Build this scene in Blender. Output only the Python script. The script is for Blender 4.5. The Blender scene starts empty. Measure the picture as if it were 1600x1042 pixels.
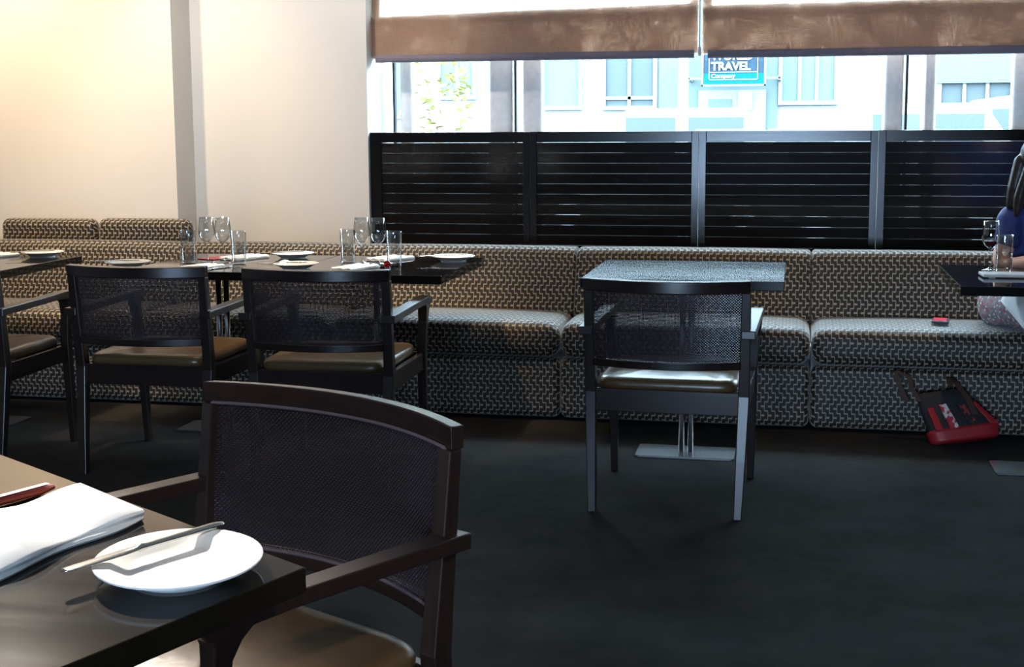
import bpy, bmesh, math, random
from mathutils import Vector, Matrix
random.seed(7)
PI = math.pi
scn = bpy.context.scene
COL = scn.collection

# ------------------------------------------------------------------ camera
cd = bpy.data.cameras.new('camera'); cam = bpy.data.objects.new('camera', cd); COL.objects.link(cam)
F, CX, CY, H = 2100.0, 800.0, 479.3, 1.335
PITCH, YAW, ROLL = math.radians(7.627), math.radians(11.865), math.radians(.316)
fw = Vector((-math.sin(YAW)*math.cos(PITCH), math.cos(YAW)*math.cos(PITCH), -math.sin(PITCH)))
rt0 = Vector((math.cos(YAW), math.sin(YAW), 0)); dn0 = fw.cross(rt0)
rt = math.cos(ROLL)*rt0 + math.sin(ROLL)*dn0; dn = -math.sin(ROLL)*rt0 + math.cos(ROLL)*dn0
cam.matrix_world = Matrix(((rt.x, -dn.x, -fw.x, 0), (rt.y, -dn.y, -fw.y, 0), (rt.z, -dn.z, -fw.z, H), (0, 0, 0, 1)))
cd.sensor_width = 36; cd.lens = F/1600*36; cd.shift_y = (CY-521)/1600
cd.clip_start = .05; cd.clip_end = 300
scn.camera = cam

# ------------------------------------------------------------------ exposure, sky, lamps
scn.view_settings.view_transform = 'Standard'; scn.view_settings.look = 'None'
scn.view_settings.gamma = 1; scn.view_settings.use_curve_mapping = False
scn.view_settings.exposure = 0.0
try: scn.cycles.use_denoising = True; scn.cycles.sample_clamp_indirect = 6
except Exception: pass
w = bpy.data.worlds.new('sky'); scn.world = w; w.use_nodes = True
bg = w.node_tree.nodes['Background']; bg.inputs[0].default_value = (.60, .81, 1.0, 1); bg.inputs[1].default_value = 50.0

def lamp(name, kind, loc, energy, color, target=None, **kw):
    l = bpy.data.lights.new(name, kind); l.energy = energy; l.color = color
    for k, v in kw.items():
        setattr(l, k, v)
    o = bpy.data.objects.new(name, l); COL.objects.link(o); o.location = loc
    if target is not None:
        o.rotation_euler = (Vector(target)-Vector(loc)).to_track_quat('-Z', 'Y').to_euler()
    return o
def portal(name, loc, sx, sy, target):
    o = lamp(name, 'AREA', loc, 1, (1, 1, 1), target, shape='RECTANGLE', size=sx, size_y=sy)
    o.data.cycles.is_portal = True
    return o
portal('window_portal', (.68, 7.36, 1.72), 5.84, .90, (.68, 0, 1.72))
portal('garden_window_portal', (-.4, -4.1, .72), 2.0, 1.25, (-.4, 5, .72))
WARM = (1.0, .74, .46); SOFT = (1.0, .92, .82)
# ceiling downlights and one added spot (all fittings sit in the ceiling below)
DOWN = [((-3.05, 4.55, 2.94), 2100, SOFT, (-1.0, 1.46, .74), .36),
        ((-4.75, 5.75, 2.94), 150, WARM, (-4.60, 6.7, 1.7), 1.5),
        ((-3.60, 5.45, 2.94), 140, WARM, (-3.60, 6.7, 1.3), 1.35),
        ((-2.60, 5.35, 2.94), 135, SOFT, (-2.65, 6.9, 1.05), 1.35),
        ((.65, -.5, 2.94), 190, SOFT, (-.88, 2.40, .70), .34),  # added spot behind the camera, brightens the near cane back
        ((-2.10, 5.15, 2.94), 230, WARM, (-2.10, 5.62, .74), .85),
        ((-3.65, 5.15, 2.94), 170, WARM, (-3.62, 5.55, .74), .6),
        ((-.95, 5.75, 2.94), 65, WARM, (-1.0, 6.5, .6), 1.1),
        ((.55, 5.75, 2.94), 55, WARM, (.55, 6.5, .6), 1.1)]
for i, (p, e, c, t, a) in enumerate(DOWN):
    lamp('downlight_or_added_spot', 'SPOT', p, e, c, t, spot_size=a, spot_blend=.7, shadow_soft_size=.05)

# ------------------------------------------------------------------ materials
class N:
    """small wrapper that writes shader maths as python"""
    def __init__(s, name):
        s.m = bpy.data.materials.new(name); s.m.use_nodes = True
        s.nt = s.m.node_tree; s.nt.nodes.clear()
        s.out = s.nt.nodes.new('ShaderNodeOutputMaterial')
    def node(s, t, **kw):
        n = s.nt.nodes.new(t)
        for k, v in kw.items(): setattr(n, k, v)
        return n
    def link(s, a, b): s.nt.links.new(a, b)
    def math(s, op, a, b=None, c=None):
        n = s.node('ShaderNodeMath', operation=op)
        for i, v in enumerate((a, b, c)):
            if v is None: continue
            if isinstance(v, (int, float)): n.inputs[i].default_value = v
            else: s.link(v, n.inputs[i])
        return n.outputs[0]
    def mix(s, f, a, b):
        n = s.node('ShaderNodeMix', data_type='RGBA')
        for sock, v in ((n.inputs[0], f), (n.inputs[6], a), (n.inputs[7], b)):
            if isinstance(v, (int, float)): sock.default_value = v
            elif isinstance(v, tuple): sock.default_value = (*v[:3], 1)
            else: s.link(v, sock)
        return n.outputs[2]
    def noise(s, scale, detail=3, stretch=None, coord='Object', rough=.5):
        tc = s.node('ShaderNodeTexCoord'); src = tc.outputs[coord]
        if stretch:
            mp = s.node('ShaderNodeMapping'); mp.inputs['Scale'].default_value = stretch
            s.link(src, mp.inputs[0]); src = mp.outputs[0]
        n = s.node('ShaderNodeTexNoise'); n.inputs['Scale'].default_value = scale; n.inputs['Detail'].default_value = detail
        n.inputs['Roughness'].default_value = rough
        s.link(src, n.inputs['Vector']); return n.outputs[0]
    def ramp(s, v, lo, hi):
        n = s.node('ShaderNodeMapRange'); n.inputs[1].default_value = lo; n.inputs[2].default_value = hi
        s.link(v, n.inputs[0]); return n.outputs[0]
    def bsdf(s, color, rough=.5, metal=0, spec=.5, bump=None, bstr=.2, bdist=.002, **kw):
        b = s.node('ShaderNodeBsdfPrincipled')
        for k, v in (('Base Color', color), ('Roughness', rough), ('Metallic', metal), ('Specular IOR Level', spec), *kw.items()):
            k = k.replace('_', ' ')
            if isinstance(v, tuple): b.inputs[k].default_value = (*v[:3], 1)
            elif isinstance(v, (int, float)): b.inputs[k].default_value = v
            else: s.link(v, b.inputs[k])
        if bump is not None:
            bn = s.node('ShaderNodeBump'); bn.inputs['Strength'].default_value = bstr; bn.inputs['Distance'].default_value = bdist
            s.link(bump, bn.inputs['Height']); s.link(bn.outputs[0], b.inputs['Normal'])
        return b.outputs[0]
    def done(s, sh): s.link(sh, s.out.inputs[0]); return s.m

def plain(name, col, rough=.5, metal=0, var=.12, scale=30, **kw):
    n = N(name); f = n.noise(scale, 2)
    lo = tuple(c*(1-var) for c in col); hi = tuple(min(1, c*(1+var)) for c in col)
    return n.done(n.bsdf(n.mix(f, lo, hi), rough, metal, bump=f, bstr=.03, **kw))
def wood(name, col, rough=.3, axis=(60, 60, 4), var=.45, **kw):
    n = N(name); f = n.noise(1.0, 4, axis)
    lo = tuple(c*(1-var) for c in col); hi = tuple(c*(1+var) for c in col)
    return n.done(n.bsdf(n.mix(f, lo, hi), rough, bump=f, bstr=.06, **kw))
def glass(name, tint=(1, 1, 1), rough=.0, refl=1.0):
    n = N(name); t = n.node('ShaderNodeBsdfTransparent'); t.inputs[0].default_value = (*tint, 1)
    g = n.node('ShaderNodeBsdfGlossy'); g.inputs['Roughness'].default_value = rough
    fr = n.node('ShaderNodeLayerWeight'); fr.inputs[0].default_value = .5
    m = n.node('ShaderNodeMixShader'); fac = n.math('ADD', .035*refl, n.math('MULTIPLY', n.math('POWER', fr.outputs['Facing'], 2.6), .85)); n.link(fac, m.inputs[0])
    n.link(t.outputs[0], m.inputs[1]); n.link(g.outputs[0], m.inputs[2])
    return n.done(m.outputs[0])

def bench_fabric():
    n = N('bench_fabric'); uv = n.node('ShaderNodeUVMap', uv_map='UVMap'); sp = n.node('ShaderNodeSeparateXYZ')
    n.link(uv.outputs[0], sp.inputs[0])
    u = n.math('FRACT', sp.outputs[0]); v = n.math('FRACT', sp.outputs[1])
    w2 = n.math('FRACT', n.math('MULTIPLY', v, 2))
    a_ = n.math('LESS_THAN', v, .5)
    def AND(p, q): return n.math('MULTIPLY', p, q)
    def OR(p, q): return n.math('MAXIMUM', p, q)
    stub = AND(n.math('LESS_THAN', n.math('ABSOLUTE', n.math('SUBTRACT', w2, .5)), .11), n.math('LESS_THAN', u, .52))
    dl = n.math('MINIMUM', w2, n.math('SUBTRACT', 1, w2))
    lnk = AND(n.math('LESS_THAN', dl, .075), n.math('GREATER_THAN', u, .47))
    du = n.math('MINIMUM', u, n.math('SUBTRACT', 1, u))
    va = AND(n.math('LESS_THAN', du, .048), a_)
    vb = AND(n.math('LESS_THAN', n.math('ABSOLUTE', n.math('SUBTRACT', u, .5)), .048), n.math('SUBTRACT', 1, a_))
    mask = OR(OR(stub, lnk), OR(va, vb))
    nz = n.noise(220, 2)
    light = n.mix(nz, (.33, .27, .19), (.50, .42, .31)); dark = n.mix(nz, (.012, .0085, .007), (.024, .017, .013))
    return n.done(n.bsdf(n.mix(mask, dark, light), .58, spec=.5, bump=n.math('ADD', mask, n.math('MULTIPLY', nz, .5)), bstr=.5, bdist=.0015,
                         Sheen_Weight=.55, Sheen_Roughness=.35))
def blind_cloth(name):
    n = N(name)
    wv = n.noise(1, 4, (14, 1, 340), rough=.6); wh = n.noise(1, 4, (340, 1, 14), rough=.6); cl = n.noise(7, 3)
    th = n.math('ADD', n.math('MULTIPLY', wv, .5), n.math('MULTIPLY', wh, .5))
    col = n.mix(th, (.38, .23, .16), (.66, .48, .37))
    d = n.node('ShaderNodeBsdfDiffuse'); n.link(col, d.inputs[0])
    t = n.node('ShaderNodeBsdfTranslucent'); n.link(n.mix(th, (.47, .335, .26), (.79, .63, .52)), t.inputs[0])
    tr = n.node('ShaderNodeBsdfTransparent'); tr.inputs[0].default_value = (1, .96, .92, 1)
    m1 = n.node('ShaderNodeMixShader'); m1.inputs[0].default_value = .5
    n.link(d.outputs[0], m1.inputs[1]); n.link(t.outputs[0], m1.inputs[2])
    hole = n.math('MULTIPLY', n.ramp(n.math('ADD', th, n.math('MULTIPLY', n.math('SUBTRACT', cl, .5), .16)), .46, .68), .58)
    m2 = n.node('ShaderNodeMixShader'); n.link(hole, m2.inputs[0]); n.link(m1.outputs[0], m2.inputs[1]); n.link(tr.outputs[0], m2.inputs[2])
    return n.done(m2.outputs[0])
def carpet_mat():
    n = N('carpet'); a = n.noise(2.8, 5, rough=.62); b = n.noise(420, 2); c = n.noise(16, 3)
    f = n.math('ADD', n.math('MULTIPLY', n.ramp(a, .35, .68), .55), n.math('MULTIPLY', c, .45))
    base = n.mix(f, (.0075, .0068, .006), (.047, .044, .040))
    return n.done(n.bsdf(n.mix(n.math('MULTIPLY', b, .5), base, (.006, .006, .006)), .95, spec=.05, bump=b, bstr=.6, bdist=.003, Sheen_Weight=.03))
def paint(name, col, rough=.6):
    n = N(name); f = n.noise(90, 3); g = n.noise(1.3, 2)
    lo = tuple(c*.97 for c in col)
    return n.done(n.bsdf(n.mix(g, lo, col), rough, bump=f, bstr=.04))
def skirt_print():
    n = N('skirt_print'); tc = n.node('ShaderNodeTexCoord'); vo = n.node('ShaderNodeTexVoronoi'); vo.inputs['Scale'].default_value = 62
    n.link(tc.outputs['Object'], vo.inputs['Vector'])
    dot = n.math('LESS_THAN', vo.outputs['Distance'], .34)
    sp = n.node('ShaderNodeSeparateColor'); n.link(vo.outputs['Color'], sp.inputs[0])
    pk = n.mix(n.math('GREATER_THAN', sp.outputs[0], .5), (.75, .10, .16), (.85, .82, .80))
    ground = n.mix(n.noise(45, 3), (.10, .09, .13), (.55, .53, .56))
    return n.done(n.bsdf(n.mix(dot, ground, pk), .8, spec=.2))
def bag_print():
    n = N('bag_print'); f = n.ramp(n.noise(26, 3), .47, .53)
    return n.done(n.bsdf(n.mix(f, (.75, .70, .62), (.55, .03, .05)), .6))
def pocket_print():
    n = N('pocket_print'); f = n.ramp(n.noise(60, 3), .47, .53)
    return n.done(n.bsdf(n.mix(f, (.020, .012, .012), (.34, .035, .030)), .6))
def table_black(name, r0, r1, lo, hi, spec=.6):
    n = N(name); f = n.noise(1, 4, (3, 26, 3)); g = n.noise(4, 3)
    q = n.ramp(n.math('ADD', n.math('MULTIPLY', f, .5), n.math('MULTIPLY', g, .5)), .40, .60)
    r = n.math('ADD', r0, n.math('MULTIPLY', q, r1-r0))
    return n.done(n.bsdf(n.mix(f, lo, hi), r, spec=spec))
def facade(name, col):
    n = N(name); f = n.noise(3, 3)
    return n.done(n.bsdf(n.mix(f, tuple(c*.9 for c in col), col), .9, spec=0))

M = dict(
    wall=paint('cream_paint', (.80, .75, .69)), wall_shade=paint('cream_paint_return', (.80, .75, .69)), ceil=paint('ceiling_white', (.82, .80, .77)),
    backwall=paint('dark_back_wall', (.05, .042, .038)),
    carpet=carpet_mat(), fabric=bench_fabric(), blind=blind_cloth('blind_linen'),
    hem=plain('blind_hem', (.26, .21, .25), .8), shutter=wood('black_shutter_wood', (.006, .0055, .006), .20, (6, 60, 60), .35, spec=.5),
    wenge=wood('wenge_wood', (.021, .0105, .0085), .32, (70, 70, 5), .5, spec=.6), wenge_x=wood('wenge_wood_rail', (.021, .0105, .0085), .25, (5, 70, 70), .5, spec=.6),
    cane=plain('dark_cane', (.028, .018, .022), .12, spec=1.0), leather=None, bead=plain('highlit_cane_bead', (.11, .08, .09), .25, spec=.8), ledge=plain('dark_brown_ledge', (.022, .014, .010), .7),  # bead coloured lighter than the cane as a painted highlight
    table=table_black('black_table_lacquer', .045, .06, (.006, .005, .005), (.012, .010, .008)), table_wiped=table_black('black_table_wiped', .22, .26, (.008, .010, .014), (.015, .018, .024), .15), table_satin=table_black('black_table_satin', .085, .10, (.012, .008, .005), (.020, .013, .007), .28), steel=plain('brushed_steel', (.55, .56, .58), .22, 1, .06), darksteel=plain('dark_steel', (.10, .10, .11), .3, .8),
    china=plain('white_china', (.86, .86, .85), .12, 0, .01), linen=plain('white_linen', (.88, .88, .87), .85, 0, .03, 60),
    cutlery=plain('polished_steel', (.78, .74, .68), .12, 1, .04), glass=glass('clear_glass', (.975, .98, .98), 0, 3.4), tinted=glass('tinted_glass', (.86, .89, .95), 0, .8), pane=glass('window_glass', (.96, .99, .985), 0, .8),
    water=glass('water', (.93, .96, .97), 0, 1.0), wine=plain('red_wine', (.06, .004, .010), .05),
    redleather=plain('red_leather', (.30, .035, .025), .4), redcard=plain('dark_red_card', (.22, .02, .03), .6),
    alu=plain('window_aluminium', (.88, .88, .91), .4, 0), gasket=plain('rubber_gasket', (.02, .02, .025), .6),
    black=plain('black_plastic', (.012, .012, .013), .35), red=plain('red_plastic', (.75, .02, .06), .3), cand=glass('red_glass', (.75, .03, .05), 0, 1.5),
    bagblack=plain('black_bag_canvas', (.022, .022, .024), .8), bagred=plain('red_bag_leather', (.38, .018, .025), .38), bagbrown=plain('brown_leather_strap', (.06, .024, .014), .5), bagprint=bag_print(), pocketprint=pocket_print(),
    skin=plain('skin', (.62, .36, .27), .5, 0, .05, Subsurface_Weight=.05), hair=plain('dark_brown_hair', (.020, .012, .010), .4, 0, .4, 90),
    navy=plain('navy_jersey', (.016, .032, .15), .8), skirt=skirt_print(), white=plain('white_eye', (.85, .85, .83), .2), lips=plain('lips', (.45, .14, .13), .45), iris=plain('brown_iris', (.05, .025, .012), .2), shoe=plain('red_shoe_leather', (.45, .02, .03), .35),
    facade=facade('pale_render', (.135, .140, .140)), facade2=facade('pale_blue_render', (.060, .078, .080)), shopwin=plain('shop_window_glass', (.040, .048, .052), .1, spec=0), winfr=plain('white_window_frame', (.11, .12, .12), .5, spec=0),
    teal=plain('teal_sign', (.003, .036, .045), .5, spec=0), teal2=plain('light_teal_sign', (.003, .044, .050), .5, spec=0), signgrey=plain('sign_grey', (.014, .024, .036), .5, spec=0), signwhite=plain('sign_white', (.14, .14, .14), .5, spec=0), asphalt=plain('asphalt', (.07, .07, .07), .9, spec=0),
    carwhite=plain('white_car_paint', (.16, .16, .16), .25, spec=0), tyre=plain('tyre', (.02, .02, .02), .8), leaf=plain('yellow_green_leaf', (.20, .18, .07), .7, 0, .4, spec=0), bark=plain('bark', (.10, .07, .05), .9),
    lampglow=None)
def leather_mat():
    n = N('bronze_leather'); f = n.noise(9, 3); g = n.noise(120, 3)
    return n.done(n.bsdf(n.mix(f, (.065, .038, .015), (.135, .078, .030)), .30, spec=.6, bump=n.math('ADD', n.math('MULTIPLY', f, 1.0), n.math('MULTIPLY', g, .03)), bstr=.35, bdist=.01))
M['leather'] = leather_mat()
def glow_mat():
    n = N('lamp_lens'); e = n.node('ShaderNodeEmission'); e.inputs[0].default_value = (1, .85, .65, 1); e.inputs[1].default_value = 12
    return n.done(e.outputs[0])
M['lampglow'] = glow_mat()

# ------------------------------------------------------------------ mesh builder
class MB:
    def __init__(s): s.v = []; s.f = []
    def add(s, vs, fs):
        o = len(s.v); s.v += [tuple(p) for p in vs]; s.f += [tuple(i+o for i in f) for f in fs]; return s
    def hexa(s, p):   # p: 4 bottom (ccw) + 4 top
        return s.add(p, [(3, 2, 1, 0), (4, 5, 6, 7), (0, 1, 5, 4), (1, 2, 6, 5), (2, 3, 7, 6), (3, 0, 4, 7)])
    def box(s, x0, x1, y0, y1, z0, z1):
        return s.hexa([(x0, y0, z0), (x1, y0, z0), (x1, y1, z0), (x0, y1, z0), (x0, y0, z1), (x1, y0, z1), (x1, y1, z1), (x0, y1, z1)])
    def prism(s, poly, z0, z1):
        n = len(poly)
        return s.add([(x, y, z0) for x, y in poly]+[(x, y, z1) for x, y in poly],
                     [tuple(range(n-1, -1, -1)), tuple(range(n, 2*n))]+[(i, (i+1) % n, n+(i+1) % n, n+i) for i in range(n)])
    def rings(s, rings, cap=True, closed=True):
        n = len(rings[0]); vs = [p for r in rings for p in r]; fs = []
        for i in range(len(rings)-1):
            for j in range(n if closed else n-1):
                k = (j+1) % n; fs.append((i*n+j, i*n+k, (i+1)*n+k, (i+1)*n+j))
        if cap and closed:
            fs.append(tuple(range(n-1, -1, -1))); L = (len(rings)-1)*n; fs.append(tuple(range(L, L+n)))
        return s.add(vs, fs)
    def post(s, st):  # st: list of (cx,cy,z,wx,wy): square section column
        return s.rings([[(x-a/2, y-b/2, z), (x+a/2, y-b/2, z), (x+a/2, y+b/2, z), (x-a/2, y+b/2, z)] for x, y, z, a, b in st])
    def tube(s, pts, r, seg=8, cap=True):
        pts = [Vector(p) for p in pts]; R = r if isinstance(r, (list, tuple)) else [r]*len(pts); rg = []; up = None
        for i, p in enumerate(pts):
            t = (pts[min(i+1, len(pts)-1)]-pts[max(i-1, 0)]).normalized()
            if up is None: up = Vector((0, 0, 1)) if abs(t.z) < .9 else Vector((1, 0, 0))
            a = t.cross(up).normalized(); up = a.cross(t).normalized()
            rg.append([p+R[i]*(math.cos(2*PI*k/seg)*a+math.sin(2*PI*k/seg)*up) for k in range(seg)])
        return s.rings(rg, cap)
    def lathe(s, prof, seg=24, c=(0, 0, 0), ex=1, ey=1):
        rg = [[(c[0]+r*ex*math.cos(2*PI*k/seg), c[1]+r*ey*math.sin(2*PI*k/seg), c[2]+z) for k in range(seg)] for r, z in prof]
        return s.rings(rg, True)
    def ball(s, c, r, seg=14, n=9):
        rx, ry, rz = r if isinstance(r, tuple) else (r, r, r)
        rg = [[(c[0]+rx*math.sin(a)*math.cos(2*PI*k/seg), c[1]+ry*math.sin(a)*math.sin(2*PI*k/seg), c[2]-rz*math.cos(a)) for k in range(seg)]
              for a in [PI*(i+.15)/(n-.7) for i in range(n)]]
        return s.rings(rg)
    def xf(s, mat): s.v = [tuple(mat @ Vector(p)) for p in s.v]; return s
    def mesh(s, name):
        me = bpy.data.meshes.new(name); me.from_pydata(s.v, [], s.f); me.validate()
        b = bmesh.new(); b.from_mesh(me); bmesh.ops.recalc_face_normals(b, faces=b.faces); b.to_mesh(me); b.free()
        return me
def obj(name, mb, mat, parent=None, smooth=False, bevel=0, seg=2, loc=None):
    me = mb.mesh(name) if isinstance(mb, MB) else mb
    if not me.materials: me.materials.append(mat)
    o = bpy.data.objects.new(name, me); COL.objects.link(o)
    if parent is not None: o.parent = parent
    if loc is not None: o.location = loc
    if smooth:
        for p in me.polygons: p.use_smooth = True
    if bevel:
        m = o.modifiers.new('bevel', 'BEVEL'); m.width = bevel; m.segments = seg; m.limit_method = 'ANGLE'; m.angle_limit = math.radians(40)
        m.harden_normals = False
    return o
def sharp(o, deg=35):
    me = o.data
    for p in me.polygons: p.use_smooth = True
    b = bmesh.new(); b.from_mesh(me)
    for e in b.edges:
        if len(e.link_faces) == 2 and e.calc_face_angle(0) > math.radians(deg): e.smooth = False
    b.to_mesh(me); b.free(); return o
def tag(o, label, cat, group=None):
    o['label'] = label; o['category'] = cat
    if group: o['group'] = group
    return o
def thing(name, label, cat, loc=(0, 0, 0), rz=0, group=None):
    o = bpy.data.objects.new(name, None); COL.objects.link(o); o.location = loc; o.rotation_euler = (0, 0, rz)
    o.empty_display_size = .1
    return tag(o, label, cat, group)
def struct(name, mb, mat, parent=None, **kw):
    o = obj(name, mb, mat, parent, **kw)
    if parent is None: o['kind'] = 'structure'
    return o
def dup(root, label, loc, rz=None, group=None):
    r = root.copy(); COL.objects.link(r); r.location = loc
    if rz is not None: r.rotation_euler = (0, 0, rz)
    r['label'] = label
    if group: r['group'] = group
    for ch in list(root.children):
        c = ch.copy(); COL.objects.link(c); c.parent = r
        for g in list(ch.children):
            d = g.copy(); COL.objects.link(d); d.parent = c
    return r

# ------------------------------------------------------------------ room shell
struct('floor', MB().box(-6, 5, -4, 7.4, -.1, 0), M['carpet'])
ceil = struct('ceiling', MB().box(-6.2, 5.2, -4.2, 7.4, 3.0, 3.15), M['ceil'])
for (x, y, z), *_ in DOWN:  # the added spot behind the camera gets a fitting too
    obj('downlight_ring', MB().lathe([(.045, -.004), (.075, -.006), (.078, 0), (.045, .0)], 24, (x, y, 3.0)), M['alu'], ceil, smooth=True)
    obj('downlight_lens', MB().lathe([(.044, 0), (.044, -.003)], 20, (x, y, 3.0)), M['lampglow'], ceil)
LW, MW = 6.70, 6.93
struct('wall_left', MB().box(-6.2, -6, -4, 7.4, 0, 3), M['wall'])
struct('wall_right', MB().box(5, 5.2, -4, 7.4, 0, 3), M['backwall'])
wf = MB(); wf.box(-6, -3.238, LW, 7.4, 0, 3)
struct('wall_front', wf, M['wall'])
wf = MB(); wf.box(-3.238, -2.237, MW, 7.4, 0, 3)
struct('wall_front.001', wf, M['wall'])
struct('wall_sill', MB().box(-2.237, 3.6, 7.08, 7.4, 0, .12), M['backwall'])
struct('wall_header', MB().box(-2.237, 3.6, 7.12, 7.4, 2.7, 3), M['wall'])
struct('wall_front.002', MB().box(3.6, 5, MW, 7.4, 0, 3), M['wall'])
wb = MB(); wb.box(-6, -1.4, -4.2, -4, 0, 3); wb.box(.6, 5, -4.2, -4, 0, 3); wb.box(-1.4, .6, -4.2, -4, 1.35, 3); wb.box(-1.4, .6, -4.2, -4, 0, .1)
struct('wall_back', wb, M['backwall'])
w2 = MB()
for x in (-1.4, -.43, .54): w2.box(x, x+.06, -4.15, -4.05, .1, 1.35)
w2.box(-1.4, .6, -4.15, -4.05, .1, .16); w2.box(-1.4, .6, -4.15, -4.05, 1.29, 1.35)
win2 = struct('window_2', w2, M['darksteel'])
for x in (-1.34, -.37): obj('pane', MB().box(x, x+.91, -4.105, -4.095, .16, 1.29), M['tinted'], win2)

# front window: aluminium frames, black gaskets, panes
GY = 7.26
wf = MB(); wf.box(-2.237, 3.6, GY-.05, GY+.05, .10, .16); wf.box(-2.237, 3.6, GY-.05, GY+.05, 2.64, 2.70)
win = struct('window_1', wf, M['alu'])
def mullion(x0, x1, d=.07):
    r = .030; ym = GY
    m = MB(); pts = []
    for sx, sy, a0 in ((1, 1, 0), (-1, 1, 90), (-1, -1, 180), (1, -1, 270)):
        for k in range(4):
            a = math.radians(a0+30*k)
            pts.append(((x0+x1)/2+sx*((x1-x0)/2-r)+r*math.cos(a), ym+sy*(d/2-r)+r*math.sin(a)))
    m.prism(pts, .16, 2.64); return sharp(obj('mullion', m, M['alu'], win), 50)
for a, b in ((-2.148, -2.07), (-1.648, -1.515), (-1.455, -1.340), (.435, .535), (.635, .700), (1.06, 1.16), (2.55, 2.66), (2.74, 2.85)): mullion(a, b)
for x in (-2.184, -1.497, .552, 2.70): obj('gasket', MB().box(x-.006, x+.006, GY-.02, GY+.02, .16, 2.64), M['gasket'], win)
for a, b in ((-2.237, -2.15), (-2.07, -1.65), (-1.34, .435), (.70, 1.06), (1.16, 2.55), (2.85, 3.6)):
    obj('pane', MB().box(a, b, GY-.004, GY+.004, .16, 2.64), M['pane'], win)

# ------------------------------------------------------------------ street outside
struct('street', MB().box(-40, 40, 7.4, 60, -.4, -.3), M['asphalt'])
BY = 25.0
def PX(px, Y=BY):   # world x of a photo column at depth Y, for setting out the street
    d = fw*F + rt*(px-CX) + dn*(150-CY); return d.x/d.y*Y
def PZ(px, py, Y=BY):
    d = fw*F + rt*(px-CX) + dn*(py-CY); return H + d.z/d.y*Y
b1 = thing('shop_building', 'pale rendered shop building across the street behind the window', 'building', (0, 0, -.3))
wallm = MB(); wallm.box(-30, 30, BY, BY+8, 0, 8.5)
obj('wall', wallm, M['facade'], b1)
def shopwin(px0, px1, py0, py1, mats='shopwin', bars=1, hb=()):
    x0, x1 = PX(px0), PX(px1); z1, z0 = PZ(px0, py0)+.3, PZ(px0, py1)+.3
    f = MB()
    t = .07
    f.box(x0-t, x1+t, BY-.09, BY+.02, z0-t, z0); f.box(x0-t, x1+t, BY-.09, BY+.02, z1, z1+t)
    f.box(x0-t, x0, BY-.09, BY+.02, z0, z1); f.box(x1, x1+t, BY-.09, BY+.02, z0, z1)
    for k in range(bars):
        x = x0+(x1-x0)*(k+1)/(bars+1); f.box(x-.03, x+.03, BY-.07, BY+.02, z0, z1)
    for h in hb: f.box(x0, x1, BY-.07, BY+.02, z0+(z1-z0)*h-.03, z0+(z1-z0)*h+.03)
    o = obj('window', f, M['winfr'], b1)
    obj('pane', MB().box(x0, x1, BY-.03, BY+.01, z0, z1), M[mats], o)
shopwin(850, 905, 40, 166, 'facade2', 0); shopwin(947, 1021, 40, 166, 'shopwin', 1, (.1,))
shopwin(1222, 1303, 40, 158, 'facade2', 2); shopwin(1470, 1578, 128, 215, 'shopwin', 2)
shopwin(690, 740, 30, 150, 'facade2', 1); shopwin(590, 640, 30, 180, 'facade2', 1); shopwin(1640, 1760, 40, 170, 'shopwin', 1)
obj('pilaster', MB().box(PX(1030), PX(1215), BY-.06, BY, 0, 6), M['facade2'], b1)
obj('fascia_panel', MB().box(PX(1462), PX(1585), BY-.12, BY, PZ(1500, 130)+.3, PZ(1500, 60)+.3), M['facade2'], b1)
dr = obj('door', MB().box(PX(1092), PX(1197), BY-.12, BY-.04, 0, PZ(1140, 141)+.3), M['winfr'], b1)
obj('door_glass', MB().box(PX(1108), PX(1144), BY-.14, BY-.10, .3, PZ(1140, 155)+.3), M['facade2'], dr)
obj('door_notice', MB().box(PX(1154), PX(1176), BY-.15, BY-.10, PZ(1165, 172)+.3, PZ(1165, 143)+.3), M['signwhite'], dr)
# hanging sign
SY = 24.2
sx0, sx1, sz0, sz1 = PX(1096, SY), PX(1196, SY), PZ(1146, 134.5, SY), PZ(1146, 50, SY)
sg = thing('shop_sign', 'teal shop sign with white lettering reading TRAVEL over the door', 'sign', ((sx0+sx1)/2, SY, sz0))
hw_, hh_ = (sx1-sx0)/2, sz1-sz0
obj('sign_board', MB().box(-hw_, hw_, -.04, .04, 0, hh_), M['signgrey'], sg, bevel=.01)
obj('sign_band', MB().box(-hw_+.03, hw_-.03, -.055, -.03, .03, hh_*.235), M['teal2'], sg)
fr = MB()
for a in ((-hw_, hw_, 0, .03), (-hw_, hw_, hh_-.03, hh_), (-hw_, -hw_+.03, 0, hh_), (hw_-.03, hw_, 0, hh_)): fr.box(a[0], a[1], -.06, -.02, a[2], a[3])
ux = (hw_*2)/100.0   # one photo pixel on the board
bx0, bx1 = -hw_+11*ux, hw_-12*ux
for zz in (9.5*ux, 21*ux, 80*ux): fr.box(bx0, bx1, -.062, -.05, zz, zz+1.3*ux)
fr.box(bx0, bx0+1.3*ux, -.062, -.05, 9.5*ux, 80*ux); fr.box(bx1-1.3*ux, bx1, -.062, -.05, 9.5*ux, 80*ux)
obj('sign_border', fr, M['signwhite'], sg)
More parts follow.
